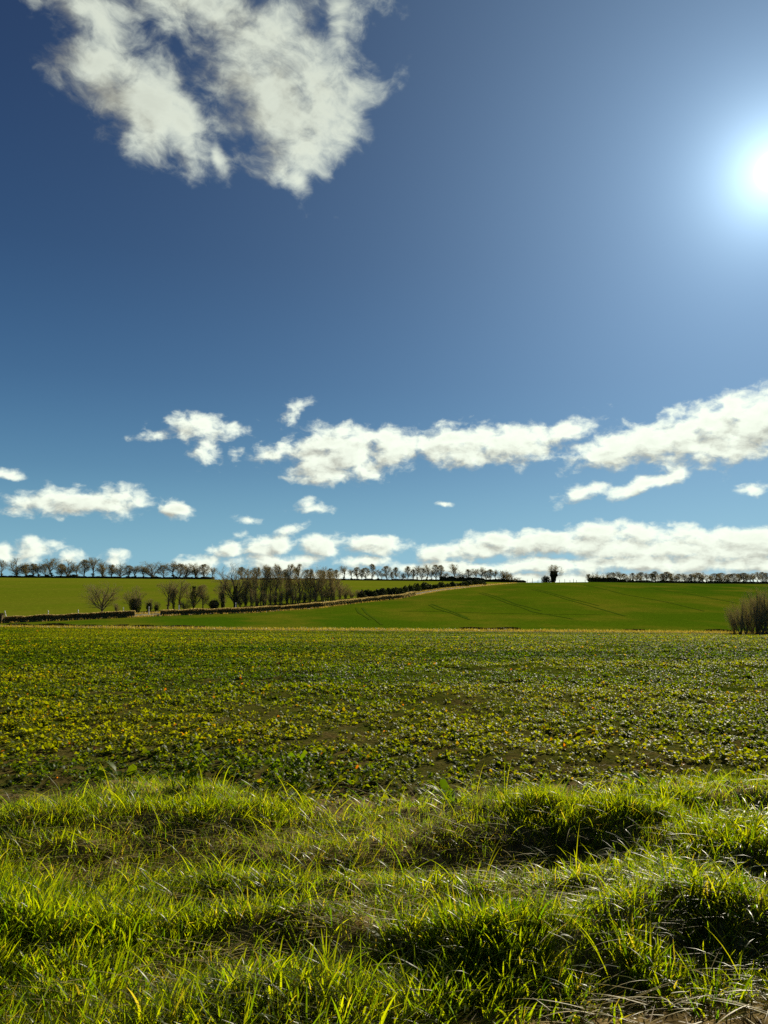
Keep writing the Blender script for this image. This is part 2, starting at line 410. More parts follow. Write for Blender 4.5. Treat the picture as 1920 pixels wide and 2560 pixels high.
# wheel tracks across the middle field
def drape(name, pts, width, mat, lift=.05):
    px = np.array([p[0] for p in pts], float); D = np.array([p[1] for p in pts], float)
    t = np.linspace(0, 1, 50); tt = np.linspace(0, 1, len(pts))
    px = np.interp(t, tt, px); D = np.interp(t, tt, D)
    x = uv(px, 1520)[0]*D; y = D
    wob = (vn(x, y, .03, 1)-.5)*.8; x = x+wob
    tx = np.gradient(x); ty = np.gradient(y); L = np.hypot(tx, ty); nx, ny = -ty/L, tx/L
    V = []
    w = width*(.7+.6*vn(x, y, .2, 2))
    for s in (-.5, .5):
        xs = x+nx*w*s; ys = y+ny*w*s
        V.append(np.stack([xs, ys, height(xs, ys)+lift], -1))
    V = np.concatenate(V); n = len(t); i = np.arange(n-1)
    Fq = np.stack([i, i+1, i+1+n, i+n], -1)
    tag(link(name, mesh_np(name, V, Fq, mat)), kind='structure')
def row_to_D(px, row, lo=118, hi=365):
    Ds = np.linspace(lo, hi, 400); u = uv(px, row)[0]; z = height(u*Ds, Ds, False)
    tgt = uv(px, row)[1]; v = (z-HC)/Ds
    return float(Ds[np.argmin(np.abs(v-tgt))])
for pts in ([(1072,1512),(1090,1523),(1130,1534),(1172,1549)], [(1078,1510),(1100,1519),(1142,1534),(1166,1545)],
            [(1198,1483),(1222,1490),(1270,1509),(1330,1530),(1430,1548)], [(1206,1482),(1240,1491),(1290,1511),(1350,1527)],
            [(1330,1474),(1370,1484),(1420,1499),(1490,1519),(1560,1540)],[(1340,1473),(1380,1483),(1430,1497),(1500,1515)],
            [(892,1520),(900,1534),(922,1550)], [(908,1520),(920,1538),(950,1562)],
            [(1460,1463),(1560,1486),(1660,1504),(1760,1528)],[(1640,1474),(1720,1484),(1800,1500),(1840,1508)],
            [(1000,1528),(1150,1531),(1320,1535),(1500,1537)]):
    drape('wheel_track', [(p[0], row_to_D(*p)) for p in pts], .55, M_track)

# ------------------------------------------------------------------ blades, leaves
def fan_strips(root, yaw, th0, th1, L, w, K=5, twist=None, tipw=.12, belly=.35):
    """N curved blades, K rows of two vertices. Returns V (N*K*2,3), F"""
    N_ = len(yaw); t = np.linspace(0, 1, K)
    th = th0[:, None]+th1[:, None]*t[None]**1.3
    dh = np.sin(th); dv = np.cos(th); seg = (L/(K-1))[:, None]
    H = np.concatenate([np.zeros((N_, 1)), np.cumsum((dh[:, 1:]+dh[:, :-1])/2*seg, 1)], 1)
    Z = np.concatenate([np.zeros((N_, 1)), np.cumsum((dv[:, 1:]+dv[:, :-1])/2*seg, 1)], 1)
    cx, sx_ = np.cos(yaw)[:, None], np.sin(yaw)[:, None]
    C = np.stack([root[:, 0, None]+H*cx, root[:, 1, None]+H*sx_, root[:, 2, None]+Z], -1)
    tw = (yaw if twist is None else yaw+twist)
    side = np.stack([-np.sin(tw), np.cos(tw), np.zeros(N_)], -1)[:, None, :]
    prof = np.interp(t, [0, belly, .8, 1], [.7, 1, .6, tipw])[None, :, None]*w[:, None, None]*.5
    A = C-side*prof; B = C+side*prof
    V = np.stack([A, B], 2).reshape(-1, 3)
    base = (np.arange(N_)*K*2)[:, None]+(np.arange(K-1)*2)[None]
    Fq = np.stack([base, base+1, base+3, base+2], -1).reshape(-1, 4)
    return V, Fq
def joinVF(parts):
    Vs, Fs, Cs, off = [], [], [], 0
    for V, Fq, C in parts:
        Vs.append(V); Fs.append(Fq+off); Cs.append(C); off += len(V)
    return np.concatenate(Vs), np.concatenate(Fs), np.concatenate(Cs)

R = np.random.RandomState(11)
def lerp(a, b, t): return np.asarray(a)[None]*(1-t[:, None])+np.asarray(b)[None]*t[:, None]
def edge_y(x): return 3.12+.28*np.clip(x/1.6, -.6, 1)+(vn(x, 0*x, .9, 2)-.5)*.5      # where the grass stops and the bare soil begins

def scatter(n, y0, y1, umax=.72, p=1.0):
    y = np.sqrt(R.rand(n)*(y1**2-y0**2)+y0**2) if p == 1 else y0*(y1/y0)**R.rand(n)
    return (R.rand(n)*2-1)*umax*y, y
def tuft_centres(n):
    x, y = scatter(n, 2.8, 6.15, .85); keep = (y > edge_y(x)-.05) & (R.rand(len(x)) < np.clip((6.0-y+(vn(x, y, .7, 5)-.5)*1.6+(vn(x, y, 2.6, 1)-.5)*1.2)/.9, 0, 1)) & (R.rand(len(x)) < np.clip((hummock(x, y)-.36)*7, .28, 1)); return x[keep], y[keep]

# --- verge grass
parts = []; straw = []
tx, ty = tuft_centres(2600)
tsize = .5+1.0*R.rand(len(tx))**1.5
lush = np.clip((hummock(tx, ty)-.3)*2.2, 0, 1)*.75+.25*fbm(tx, ty, .9, 4)
laid = np.clip(np.exp(-((ty-4.5+(vn(tx, ty, .7, 6)-.5)*.8)/.42)**2)*(.5+.9*vn(tx, ty, .9, 1))+.8*(vn(tx, ty, 1.1, 7) > .68)+.8*(hummock(tx, ty) < .40), 0, .9)     # the flattened band in the hollow
nb = (110*tsize).astype(int)
ti = np.repeat(np.arange(len(tx)), nb); n = len(ti)
a = R.rand(n)*2*np.pi; rr = np.sqrt(R.rand(n))*(.05+.09*tsize[ti])
x = tx[ti]+np.cos(a)*rr; y = ty[ti]+np.sin(a)*rr
z = height(x, y)-.01
yaw = a+R.randn(n)*.7
lean = (R.rand(len(tx))*2*np.pi)[ti]
lay = laid[ti] > R.rand(n)
yaw = np.where(lay, np.pi*(R.rand(n) > .5)+R.randn(n)*.45+.15, yaw)
edge = np.clip((ty[ti]-4.9)/1.0, 0, 1)
L = (.06+.135*R.rand(n)**1.3)*(.45+.95*lush[ti])*(.75+.3*tsize[ti])*(1-.45*edge)
th0 = np.where(lay, .95+.45*R.rand(n), np.abs(R.randn(n))*.22+.05+rr*1.2)
th1 = np.where(lay, .4*R.rand(n), .25+1.5*R.rand(n)**1.5)
w = (.0032+.0046*R.rand(n))*(1+.15*tsize[ti])*(1+.25*(ty[ti] < 5.2))
K = 6
V, Fq = fan_strips(np.stack([x, y, z], -1), yaw, th0, th1, L, w, K, R.randn(n)*.6)
cb0 = lerp((.030, .070, .003), (.145, .165, .004), np.clip(R.rand(n)*.8+.4*(fbm(x, y, .6, 7)-.4), 0, 1))
dry = (R.rand(n) < .05+.30*lay)
cb0[dry] = lerp((.11, .10, .025), (.18, .16, .06), R.rand(dry.sum()))
cc = np.repeat(cb0, K*2, 0).reshape(n, K, 2, 3)
cc[:, 0] *= (.6, .45, .9)     # blade feet browner, and darkened as painted shade to deepen the gaps
parts.append((V, Fq, cc.reshape(-1, 3)))
# fine under-grass filling between the tufts
n = 125000
x, y = scatter(n, 2.9, 7.4, .8); k_ = (y > edge_y(x)+.02) & (R.rand(n) < 1.2*np.clip((6.8-y+(vn(x, y, .9, 5)-.5)*2)/1.6, 0, 1)*np.clip((hummock(x, y)-.38)*9, .4+.6*np.clip((y-5.2), 0, 1), 1)); x = x[k_]; y = y[k_]; n = len(x)
K = 4
V, Fq = fan_strips(np.stack([x, y, height(x, y)-.01], -1), R.rand(n)*6.283, .1+.6*R.rand(n), 1.3*R.rand(n), .05+.09*R.rand(n), .0024+.0022*R.rand(n), K, R.randn(n)*.8)
c0 = lerp((.040, .085, .003), (.115, .14, .004), R.rand(n)); dry = R.rand(n) < .08; c0[dry] = (.16, .13, .05)
parts.append((V, Fq, np.repeat(c0, K*2, 0)))
# long arching seedless blades
n = 7000
x, y = scatter(n, 3.15, 6.2); k_ = (y > edge_y(x)+.05) & (R.rand(n) < .3+.7*(hummock(x, y) > .47)); x = x[k_]; y = y[k_]; n = len(x); K = 7
V, Fq = fan_strips(np.stack([x, y, height(x, y)], -1), np.where(R.rand(n) < .6, np.pi*(R.rand(n) > .5)+R.randn(n)*.5+.2, R.rand(n)*6.283), .15+.7*R.rand(n)**.7, .5+1.2*R.rand(n), .17+.17*R.rand(n), .0048+.0036*R.rand(n), K, R.randn(n)*.7)
c0 = lerp((.03, .070, .003), (.15, .165, .006), R.rand(n)); parts.append((V, Fq, np.repeat(c0, K*2, 0)))
V, Fq, C = joinVF(parts)
gr = link('verge_grass', mesh_np('verge_grass', V, Fq, M_grass, C, True)); tag(gr, 'long lush green grass in rough tussocks along the near edge of the field', 'grass', kind='stuff')

# --- dead, flattened grass
n = 12000
x = (R.rand(n)*2-1)*3.8; y = 3.1+3.4*R.rand(n)
band = np.clip((.50-hummock(x, y))*5, 0, .8)+.06
k_ = R.rand(n) < band; x = x[k_]; y = y[k_]; n = len(x); K = 6
yw = np.where(R.rand(n) < .7, np.pi*(R.rand(n) > .5)+R.randn(n)*.4+.12, R.rand(n)*6.283)
V, Fq = fan_strips(np.stack([x, y, height(x, y)+.015+.07*R.rand(n)], -1), yw, 1.2+.3*R.rand(n), .15+.35*R.rand(n), .10+.20*R.rand(n), .0030+.0045*R.rand(n), K, R.randn(n)*1.0)
c0 = lerp((.22, .18, .05), (.44, .38, .16), R.rand(n)); straw.append((V, Fq, np.repeat(c0, K*2, 0)))
# short litter on the bare soil at the very front and on the field
n = 14000
x, y = scatter(n, 2.5, 26, p=2); z_ = height(x, y)+.006; K = 2
k_ = (R.rand(n) < .75) ; x = x[k_]; y = y[k_]; z_ = z_[k_]; n = len(x)
V, Fq = fan_strips(np.stack([x, y, z_], -1), R.rand(n)*6.283, 1.35+.3*R.rand(n), 0*x, .03+.10*R.rand(n), .003+.004*R.rand(n), 3, R.randn(n))
c0 = lerp((.22, .15, .08), (.46, .38, .25), R.rand(n)); straw.append((V, Fq, np.repeat(c0, 6, 0)))
V, Fq, C = joinVF(straw)
st = link('dead_grass', mesh_np('dead_grass', V, Fq, M_straw, C, True)); tag(st, 'pale dead grass blades lying flat among the green verge tussocks', 'dead grass', kind='stuff')

# --- stones and clods on the bare soil at the front
def pebble_mesh():
    Vs, Fs, Cs, off = [], [], [], 0
    n = 1500; x = (R.rand(n)*2-1)*2.3; y = 2.5+1.1*R.rand(n)
    k_ = y < edge_y(x)+.1; x = x[k_]; y = y[k_]; n = len(x)
    s = .004+.016*R.rand(n)**3; z = height(x, y)
    B = np.array([(1,0,0),(0,1,0),(-1,0,0),(0,-1,0),(0,0,.7),(0,0,-.5)], float)
    V = np.stack([x, y, z], -1)[:, None]+B[None]*s[:, None, None]*(.7+.6*R.rand(n, 6, 1))
    T = np.array([(0,1,4),(1,2,4),(2,3,4),(3,0,4),(1,0,5),(2,1,5),(3,2,5),(0,3,5)])
    Fq = (np.arange(n)*6)[:, None, None]+T[None]
    c = lerp((.10, .07, .045), (.42, .35, .27), R.rand(n)**1.5)
    return mesh_np('soil_clods', V.reshape(-1, 3), Fq.reshape(-1, 3), M_straw, np.repeat(c, 6, 0), True)
tag(link('soil_clods', pebble_mesh()), 'small stones and soil crumbs on the bare earth at the front', 'stones', kind='stuff')

# --- the crop: rosettes of cupped leaves
def leaves(root, yaw, elv, L, w, near=True, roll=None):
    n = len(yaw)
    if near:
        t = np.array([0, .34, .52, .76, 1.0]); hw = np.array([.05, .09, .85, 1.0, .30])
    else:
        t = np.array([0, .45, 1.0]); hw = np.array([.12, 1.0, .45])
    K = len(t)
    th = elv[:, None]-(1.3*t[None]**1.5)*(.5+R.rand(n, 1))
    dl = np.diff(t, prepend=0)[None]*L[:, None]
    H = np.cumsum(np.cos(th)*dl, 1); Z = np.cumsum(np.sin(th)*dl, 1)
    cx, sx_ = np.cos(yaw)[:, None], np.sin(yaw)[:, None]
    C = np.stack([root[:, 0, None]+H*cx, root[:, 1, None]+H*sx_, root[:, 2, None]+Z], -1)
    roll = R.randn(n)*.5
    side = np.stack([-np.sin(yaw)*np.cos(roll), np.cos(yaw)*np.cos(roll), np.sin(roll)], -1)[:, None, :]
    wj = w[:, None, None]*.5*hw[None, :, None]*(.8+.4*R.rand(n, K, 1))
    up = np.array([0, 0, 1.0])[None, None]
    A = C-side*wj+up*wj*.35; B = C+side*wj+up*wj*.35
    if near:
        V = np.stack([A, C, B], 2).reshape(-1, 3)
        b = (np.arange(n)*K*3)[:, None]+(np.arange(K-1)*3)[None]
        Fq = np.concatenate([np.stack([b, b+1, b+4, b+3], -1).reshape(-1, 4), np.stack([b+1, b+2, b+5, b+4], -1).reshape(-1, 4)])
        return V, Fq, K*3
    V = np.stack([A, B], 2).reshape(-1, 3)
    b = (np.arange(n)*K*2)[:, None]+(np.arange(K-1)*2)[None]
    return V, np.stack([b, b+1, b+3, b+2], -1).reshape(-1, 4), K*2
def leaf_colour(x, y, n):
    pat = fbm(x*.45, y, .35, 3)
    c = lerp((.030, .066, .002), (.105, .140, .004), np.clip(R.rand(n)*.8+(pat-.45)*2.2, 0, 1))
    yel = R.rand(n) < (.03+.08*np.clip(pat*2-.8, 0, 1)); c[yel] = lerp((.12, .12, .005), (.17, .13, .012), R.rand(yel.sum()))
    rust = R.rand(n) < .004; c[rust] = (.22, .08, .02)
    return c
def crop(y0, y1, dens, nl, size, near, umax=.66, f0=0, f1=0):
    area = umax*(y1**2-y0**2); n = int(area*dens)
    x, y = scatter(n, y0, y1, umax)
    cov = .55*fbm(x, y, .8, 6, 4)+.45*fbm(x*.5, y, .22, 2, 3)
    fade = np.clip((y-6.0-(vn(x, y, .8, 5)-.5)*1.2)/1.0, .05, 1)
    if f0: fade = fade*np.clip((y-y0)/f0, 0, 1)
    if f1: fade = fade*np.clip((y1-y)/f1, 0, 1)
    k_ = (R.rand(n) < np.clip((cov-.25)*4.5, .25, 1)*fade); x = x[k_]; y = y[k_]; n = len(x)
    ps = size*(.6+.8*R.rand(n))*(.75+.5*fbm(x, y, .5, 2))
    li = np.repeat(np.arange(n), nl); m = len(li)
    yaw = R.rand(m)*6.283; elv = RAD(15)+R.rand(m)*RAD(62)
    rt = np.stack([x, y, height(x, y)+.004], -1)[li]; rt[:, :2] += R.randn(m, 2)*.012
    L = ps[li]*(.6+.6*R.rand(m)); w = L*(.42+.25*R.rand(m))
    V, Fq, k = leaves(rt, yaw, elv, L, w, near)
    return V, Fq, np.repeat(leaf_colour(rt[:, 0], rt[:, 1], m), k, 0)
cp = [crop(5.6, 20, 135, 8, .058, True, f1=5), crop(15, 44, 85, 7, .062, False, f0=5, f1=6), crop(38, 78, 36, 6, .092, False), crop(75, 113.5, 16, 6, .12, False)]
V, Fq, C = joinVF(cp[:1])
tag(link('crop_plants', mesh_np('crop_plants', V, Fq, M_crop, C, True)), 'low leafy green crop in the nearer part of the field, behind the verge grass', 'crop', kind='stuff')
V, Fq, C = joinVF(cp[1:])
tag(link('crop_plants', mesh_np('far_crop_plants', V, Fq, M_cropfar, C, True)), 'smooth green leafy crop in the farther part of the near field', 'crop', kind='stuff')

# --- dry grass tufts on the margins and banks
def tufts(name, pts, label, hgt, wdt, c1, c2, per=26):
    n = len(pts)*per; P_ = np.repeat(np.asarray(pts), per, 0); P_ = P_+np.c_[R.randn(n, 2)*.35, np.zeros(n)]
    P_[:, 2] = height(P_[:, 0], P_[:, 1])
    V, Fq = fan_strips(P_, R.rand(n)*6.283, .1+.4*R.rand(n), R.rand(n), hgt*(.5+R.rand(n)), wdt*(.6+.8*R.rand(n)), 3)
    return tag(link(name, mesh_np(name, V, Fq, M_straw, np.repeat(lerp(c1, c2, R.rand(n)), 6, 0))), label, 'grass', kind='stuff')
pts = []
for u in np.linspace(-.62, .62, 700):
    D = 115.6+R.randn()*.8; pts.append((u*D, D, 0))
tufts('margin_grass', pts, 'thin line of dry yellow grass along the far edge of the crop', .32, .05, (.20, .20, .04), (.36, .32, .12), 22)
pts = []
for px in np.linspace(-150, 1290, 1500):
    u = float(uv(px, 1520)[0])
    for off in (1.0, 11.5):
        D = De(u)+off+R.randn()*1.0; pts.append((u*D, D, 0))
tufts('bank_grass', pts, 'dry tawny grass on the banks beside the lane', .35, .07, (.20, .18, .06), (.36, .30, .15), 9)

# ------------------------------------------------------------------ tubes and trees
def tubes(P, Rr, sides):
    n, K, _ = P.shape
    T = np.gradient(P, axis=1); T /= np.linalg.norm(T, axis=2, keepdims=True)+1e-9
    ref = np.where(np.abs(T[..., 2:3]) > .9, np.array([1., 0, 0]), np.array([0, 0, 1.]))
    A = np.cross(T, ref); A /= np.linalg.norm(A, axis=2, keepdims=True)+1e-9
    B = np.cross(T, A)
    an = np.arange(sides)*2*np.pi/sides
    V = P[:, :, None]+Rr[:, :, None, None]*(np.cos(an)[None, None, :, None]*A[:, :, None]+np.sin(an)[None, None, :, None]*B[:, :, None])
    b = (np.arange(n)*K*sides)[:, None, None]+(np.arange(K-1)*sides)[None, :, None]; s = np.arange(sides)[None, None]; s2 = (np.arange(sides)+1)[None, None] % sides
    Fq = np.stack([b+s, b+s2, b+sides+s2, b+sides+s], -1).reshape(-1, 4)
    return V.reshape(-1, 3), Fq
def grow(start, d, L, r, K, up, jit, rg):
    n = len(L); P = [start]; dd = d.copy(); Rs = [r]
    for k in range(1, K):
        dd = dd+rg.randn(n, 3)*jit; dd[:, 2] += up; dd /= np.linalg.norm(dd, axis=1, keepdims=True)
        P.append(P[-1]+dd*(L/(K-1))[:, None]); Rs.append(r*(1-.62*k/(K-1)))
    return np.stack(P, 1), np.stack(Rs, 1)
def children(P, Rr, m, t0, ang, rg, ratio):
    n, K, _ = P.shape
    t = t0+(1-t0)*((np.arange(m)[None]+rg.rand(n, m))/m); t = np.clip(t, 0, .999)*(K-1)
    i = t.astype(int); f = (t-i)[..., None]; idx = np.arange(n)[:, None]
    S_ = P[idx, i]*(1-f)+P[idx, i+1]*f; d = P[idx, i+1]-P[idx, i]; d /= np.linalg.norm(d, axis=2, keepdims=True)
    rad = (Rr[idx, i]*(1-f[..., 0])+Rr[idx, i+1]*f[..., 0])*ratio
    rv = rg.randn(n, m, 3); pr = np.cross(d, rv); pr /= np.linalg.norm(pr, axis=2, keepdims=True)+1e-9
    a = ang*(.6+.8*rg.rand(n, m, 1)); nd = d*np.cos(a)+pr*np.sin(a)
    return S_.reshape(-1, 3), nd.reshape(-1, 3), rad.reshape(-1)
def env_len(S_, d, c, rad):
    q = (S_-c)/rad; e = d/rad
    A = (e*e).sum(1); B = 2*(q*e).sum(1); Cc = (q*q).sum(1)-1
    disc = np.maximum(B*B-4*A*Cc, 0)
    t = (-B+np.sqrt(disc))/(2*A); return np.where(Cc > 0, .15, np.maximum(t, .15))
def tree_meshes(kind, seed, twig=1.0, width=1.0):
    """ten-metre tree: (trunk mesh, crown mesh)"""
    rg = np.random.RandomState(seed); H = 10.0
    if kind == 'round':
        c = np.array([0, 0, 5.5]); rad = np.array([4.4*width, 4.4*width, 4.7]); TL = .9; nl = 10; a1 = .75
        P0_, R0 = grow(np.zeros((1, 3)), np.array([[rg.randn()*.05, rg.randn()*.05, 1.]]), np.array([TL+1.5]), np.array([.26]), 5, .02, .04, rg)
        S1, d1, r1 = children(P0_, R0, nl, .3, a1, rg, .7)
        S1 = np.concatenate([S1, P0_[:, -1]]); d1 = np.concatenate([d1, [[.05, 0, 1.]]]); r1 = np.append(r1, .15)
        Lf = (.86, .6, .45, .85); ms = (8, 7, 6); angs = (.55, .55, .6); up = (.09, .05, .02)
    elif kind == 'tall':
        c = np.array([0, 0, 5.4]); rad = np.array([1.9*width, 1.9*width, 4.8]); nl = 18
        P0_, R0 = grow(np.zeros((1, 3)), np.array([[rg.randn()*.04, rg.randn()*.04, 1.]]), np.array([9.0]), np.array([.20]), 8, .02, .05, rg)
        S1, d1, r1 = children(P0_, R0, nl, .10, .6, rg, .5)
        Lf = (.95, .7, .55, .8); ms = (6, 6, 6); angs = (.5, .5, .55); up = (.12, .06, .03)
    elif kind == 'vase':
        c = np.array([0, 0, 6.2]); rad = np.array([2.8*width, 2.8*width, 4.0]); TL = 1.6; nl = 9
        P0_, R0 = grow(np.zeros((1, 3)), np.array([[rg.randn()*.06, rg.randn()*.06, 1.]]), np.array([4.6]), np.array([.23]), 6, .02, .05, rg)
        S1, d1, r1 = children(P0_, R0, nl, .22, .5, rg, .65)
        S1 = np.concatenate([S1, P0_[:, -1]]); d1 = np.concatenate([d1, [[.1, 0, 1.]]]); r1 = np.append(r1, .12)
        Lf = (.9, .65, .5, .8); ms = (8, 6, 6); angs = (.5, .5, .55); up = (.10, .05, .03)
    else:   # 'bush', many stems from the ground
        c = np.array([0, 0, 5.0]); rad = np.array([4.2*width, 4.2*width, 5.2]); nl = 16
        P0_, R0 = grow(np.zeros((1, 3)), np.array([[0, 0, 1.]]), np.array([1.0]), np.array([.22]), 3, 0, .03, rg)
        S1 = np.c_[rg.randn(nl, 2)*.35, np.zeros(nl)]; ph = rg.rand(nl)*6.283; a = .12+.55*rg.rand(nl)
        d1 = np.stack([np.sin(a)*np.cos(ph), np.sin(a)*np.sin(ph), np.cos(a)], -1); r1 = .06+.06*rg.rand(nl)
        Lf = (.95, .6, .5, .9); ms = (8, 7, 5); angs = (.45, .5, .55); up = (.05, .04, .02)
    tr = [tubes(P0_, R0, 7)]
    L1 = env_len(S1, d1, c, rad)*Lf[0]*(.75+.25*rg.rand(len(r1)))
    P1_, R1 = grow(S1, d1, L1, r1, 6, up[0], .09, rg); tr.append(tubes(P1_, R1, 5))
    S2, d2, r2 = children(P1_, R1, ms[0], .15, angs[0], rg, .6)
    L2 = np.minimum(env_len(S2, d2, c, rad)*.85, Lf[1]*3.6*(.6+.6*rg.rand(len(r2))))
    P2_, R2 = grow(S2, d2, L2, np.maximum(r2, .022), 5, up[1], .10, rg); tr.append(tubes(P2_, R2, 4))
    S3, d3, r3 = children(P2_, R2, ms[1], .15, angs[1], rg, .6)
    L3 = np.minimum(env_len(S3, d3, c, rad)*.9+.1, Lf[2]*3.2*(.5+.7*rg.rand(len(r3))))
    P3_, R3 = grow(S3, d3, L3, np.full(len(L3), .020*twig), 4, up[2], .13, rg)
    S4, d4, r4 = children(P3_, R3, ms[2], .15, angs[2], rg, .6)
    L4 = (.35+.5*rg.rand(len(r4)))*Lf[3]
    P4_, R4 = grow(S4, d4, L4, np.full(len(L4), .0125*twig), 3, .05, .13, rg)
    def fin(ps, name, mat, base):
        Vs, Fs, off = [], [], 0
        for V, Fq in ps: Vs.append(V); Fs.append(Fq+off); off += len(V)
        V = np.concatenate(Vs); V[:, 2] = np.maximum(V[:, 2], -.1)
        col = None
        if base is not None: col = np.repeat(lerp(base[0], base[1], rg.rand(len(V)//3+1)), 3, 0)[:len(V)]
        return mesh_np(name, V, np.concatenate(Fs), mat, col)
    tw = [tubes(P3_, R3, 3), tubes(P4_, R4, 3)]
    return fin(tr, 'trunk_'+kind, M_bark, None), fin(tw, 'crown_'+kind, M_twig, ((.27, .245, .15), (.44, .41, .28)))
def leaf_cloud(n, shape_fn, size, c1, c2, name, mat=None):
    P_ = shape_fn(n); n = len(P_)
    a = R.randn(n, 3); a /= np.linalg.norm(a, axis=1, keepdims=True); b = np.cross(a, R.randn(n, 3)); b /= np.linalg.norm(b, axis=1, keepdims=True)
    s = size*(.5+R.rand(n))[:, None]
    V = np.stack([P_-a*s, P_-b*s*.7, P_+a*s, P_+b*s*.7], 1).reshape(-1, 3)
    Fq = np.arange(n*4).reshape(n, 4)
    return mesh_np(name, V, Fq, mat or M_ever, np.repeat(lerp(c1, c2, R.rand(n)), 4, 0))

V_round = [tree_meshes('round', s, 1.0, w) for s, w in ((1, 1.0), (2, .95), (3, 1.05), (4, .9))]
V_vase = [tree_meshes('vase', s, .85, w) for s, w in ((11, 1.0), (12, .85), (13, 1.1))]
V_tall = [tree_meshes('tall', s, .8, w) for s, w in ((21, 1.0), (22, .8), (23, 1.2), (24, 1.0))]
V_bush = [tree_meshes('bush', s, 1.0, w) for s, w in ((31, 1.0), (32, .85), (33, 1.1))]
VARS = {'round': V_round, 'vase': V_vase, 'tall': V_tall, 'bush': V_bush}
NATW = {'round': 6.6, 'vase': 4.6, 'tall': 3.6, 'bush': 7.2}
rt = random.Random(5)
def plant(kind, px, D, top, wpx, base, label, cat='tree', group=None, name='bare_tree', var=None, ivy=None):
    """put a tree at column px, D metres out; top row and width in photo pixels set its real size"""
    x, y, z = ground(px, D, base)
    H = HC+D*float(uv(px, top)[1])-z
    H = max(H, .6); Wd = wpx/F*D
    t = bpy.data.objects.new(name, None); COL.objects.link(t); t.location = (x, y, z-.05)
    v = VARS[kind][var if var is not None else rt.randrange(len(VARS[kind]))]
    sw = Wd/NATW[kind]; t.scale = (sw, sw, H/10.0); t.rotation_euler = (0, 0, rt.random()*6.28)
    link('trunk', v[0], t); link('crown', v[1], t)
    tag(t, label, cat, group)
    return t, H, sw

ORD = ['first','second','third','fourth','fifth','sixth','seventh','eighth','ninth','tenth','eleventh','twelfth','thirteenth','fourteenth','fifteenth','sixteenth','seventeenth','eighteenth','nineteenth','twentieth']
def ordw(i):
    if i < 20: return ORD[i]
    n = i+1; tens = {2:'twenty',3:'thirty',4:'forty',5:'fifty'}[n//10]
    return {2:'twentieth',3:'thirtieth',4:'fortieth',5:'fiftieth'}[n//10] if n % 10 == 0 else tens+'-'+ORD[n % 10-1]
DESC = {'round': 'broad round-crowned bare tree', 'vase': 'upright spreading bare tree', 'tall': 'tall slender bare tree', 'bush': 'low many-stemmed bare tree'}

# ---- ridge row on the left skyline
left = [(-60,'round',1404,50),(2,'vase',1406,30),(40,'round',1399,56),(82,'tall',1411,26),(95,'vase',1410,34),(131,'vase',1399,44),(170,'round',1401,52),
        (209,'tall',1402,28),(232,'vase',1399,38),(256,'round',1400,46),(300,'round',1407,44),(341,'vase',1415,34),(65,'tall',1414,26),(112,'tall',1413,24),(152,'tall',1412,24),(279,'tall',1416,22),(321,'tall',1417,22),(361,'vase',1420,24),(408,'tall',1416,26),(449,'tall',1412,24),(190,'vase',1409,30),(382,'round',1403,56),
        (433,'vase',1407,42),(464,'round',1404,42),(488,'round',1405,42),(511,'tall',1415,24),(531,'vase',1420,24)]
left.sort()
for i, (px, k, top, w) in enumerate(left):
    if px < 0:
        plant(k, px, 452, top, w, 1445, 'bare tree past the left end of the ridge row', group='trees along the left ridge'); continue
    j = i-1
    plant(k, px, 452+rt.uniform(-3, 3), top-rt.uniform(1, 5), w*1.1, 1445, '%s on the left ridge skyline, %s from the left edge' % (DESC[k], ordw(j)), group='trees along the left ridge')
# ---- ridge row in the middle
mid = [(604,'tall',1418,26),(618,'vase',1421,22),(640,'vase',1418,24),(663,'tall',1419,22),(690,'vase',1422,20),(714,'tall',1424,22),(741,'vase',1416,22),(768,'tall',1424,20),(800,'vase',1424,20),
       (826,'tall',1422,20),(841,'tall',1425,16),(858,'vase',1414,30),(878,'vase',1424,20),(893,'tall',1419,22),(904,'tall',1424,14),(915,'tall',1420,20),(929,'tall',1411,18),(944,'vase',1422,20),(955,'vase',1431,16),
       (967,'tall',1416,24),(980,'tall',1430,14),(990,'tall',1419,20),(1007,'round',1428,22),(1020,'tall',1417,20),(1033,'tall',1424,16),(1043,'vase',1415,24),(1054,'tall',1421,18),(1066,'vase',1411,26),
       (1078,'vase',1425,18),(1089,'tall',1413,22),(1101,'tall',1414,20),(1115,'vase',1432,22),(1133,'vase',1409,30),(1152,'round',1425,26),(1170,'tall',1424,20),(1187,'vase',1421,28),
       (1205,'vase',1417,30),(1214,'tall',1428,18),(1226,'tall',1424,20),(1239,'vase',1423,20),(1257,'round',1421,38),(1270,'bush',1430,20),(1282,'round',1439,15),(1296,'round',1441,14)]
for i, (px, k, top, w) in enumerate(mid):
    D = float(Dr(uv(px, 1452)[0]))+rt.uniform(-2, 3)
    plant(k, px, D, top, w, 1453, '%s in the middle skyline row, %s from its left end' % (DESC[k], ordw(i)), group='trees along the middle ridge')
# ---- row on the right skyline
px = 1472; i = 0
while px < 1924:
    k = rt.choice(['tall','vase','tall','vase','round']); top = rt.uniform(1428, 1436) if px < 1640 else rt.uniform(1429, 1437)
    D = float(Dr(uv(px, 1458)[0]))+rt.uniform(-4, 4)
    lab = '%s in the right skyline row, %s from its left end' % (DESC[k], ordw(i)) if px < 1925 else 'bare tree past the right end of the skyline row'
    plant(k, px, D, top, rt.uniform(15, 22) if px < 1600 else rt.uniform(18, 25), 1458, lab, group='trees along the right ridge')
    px += rt.uniform(8, 13); i += 1

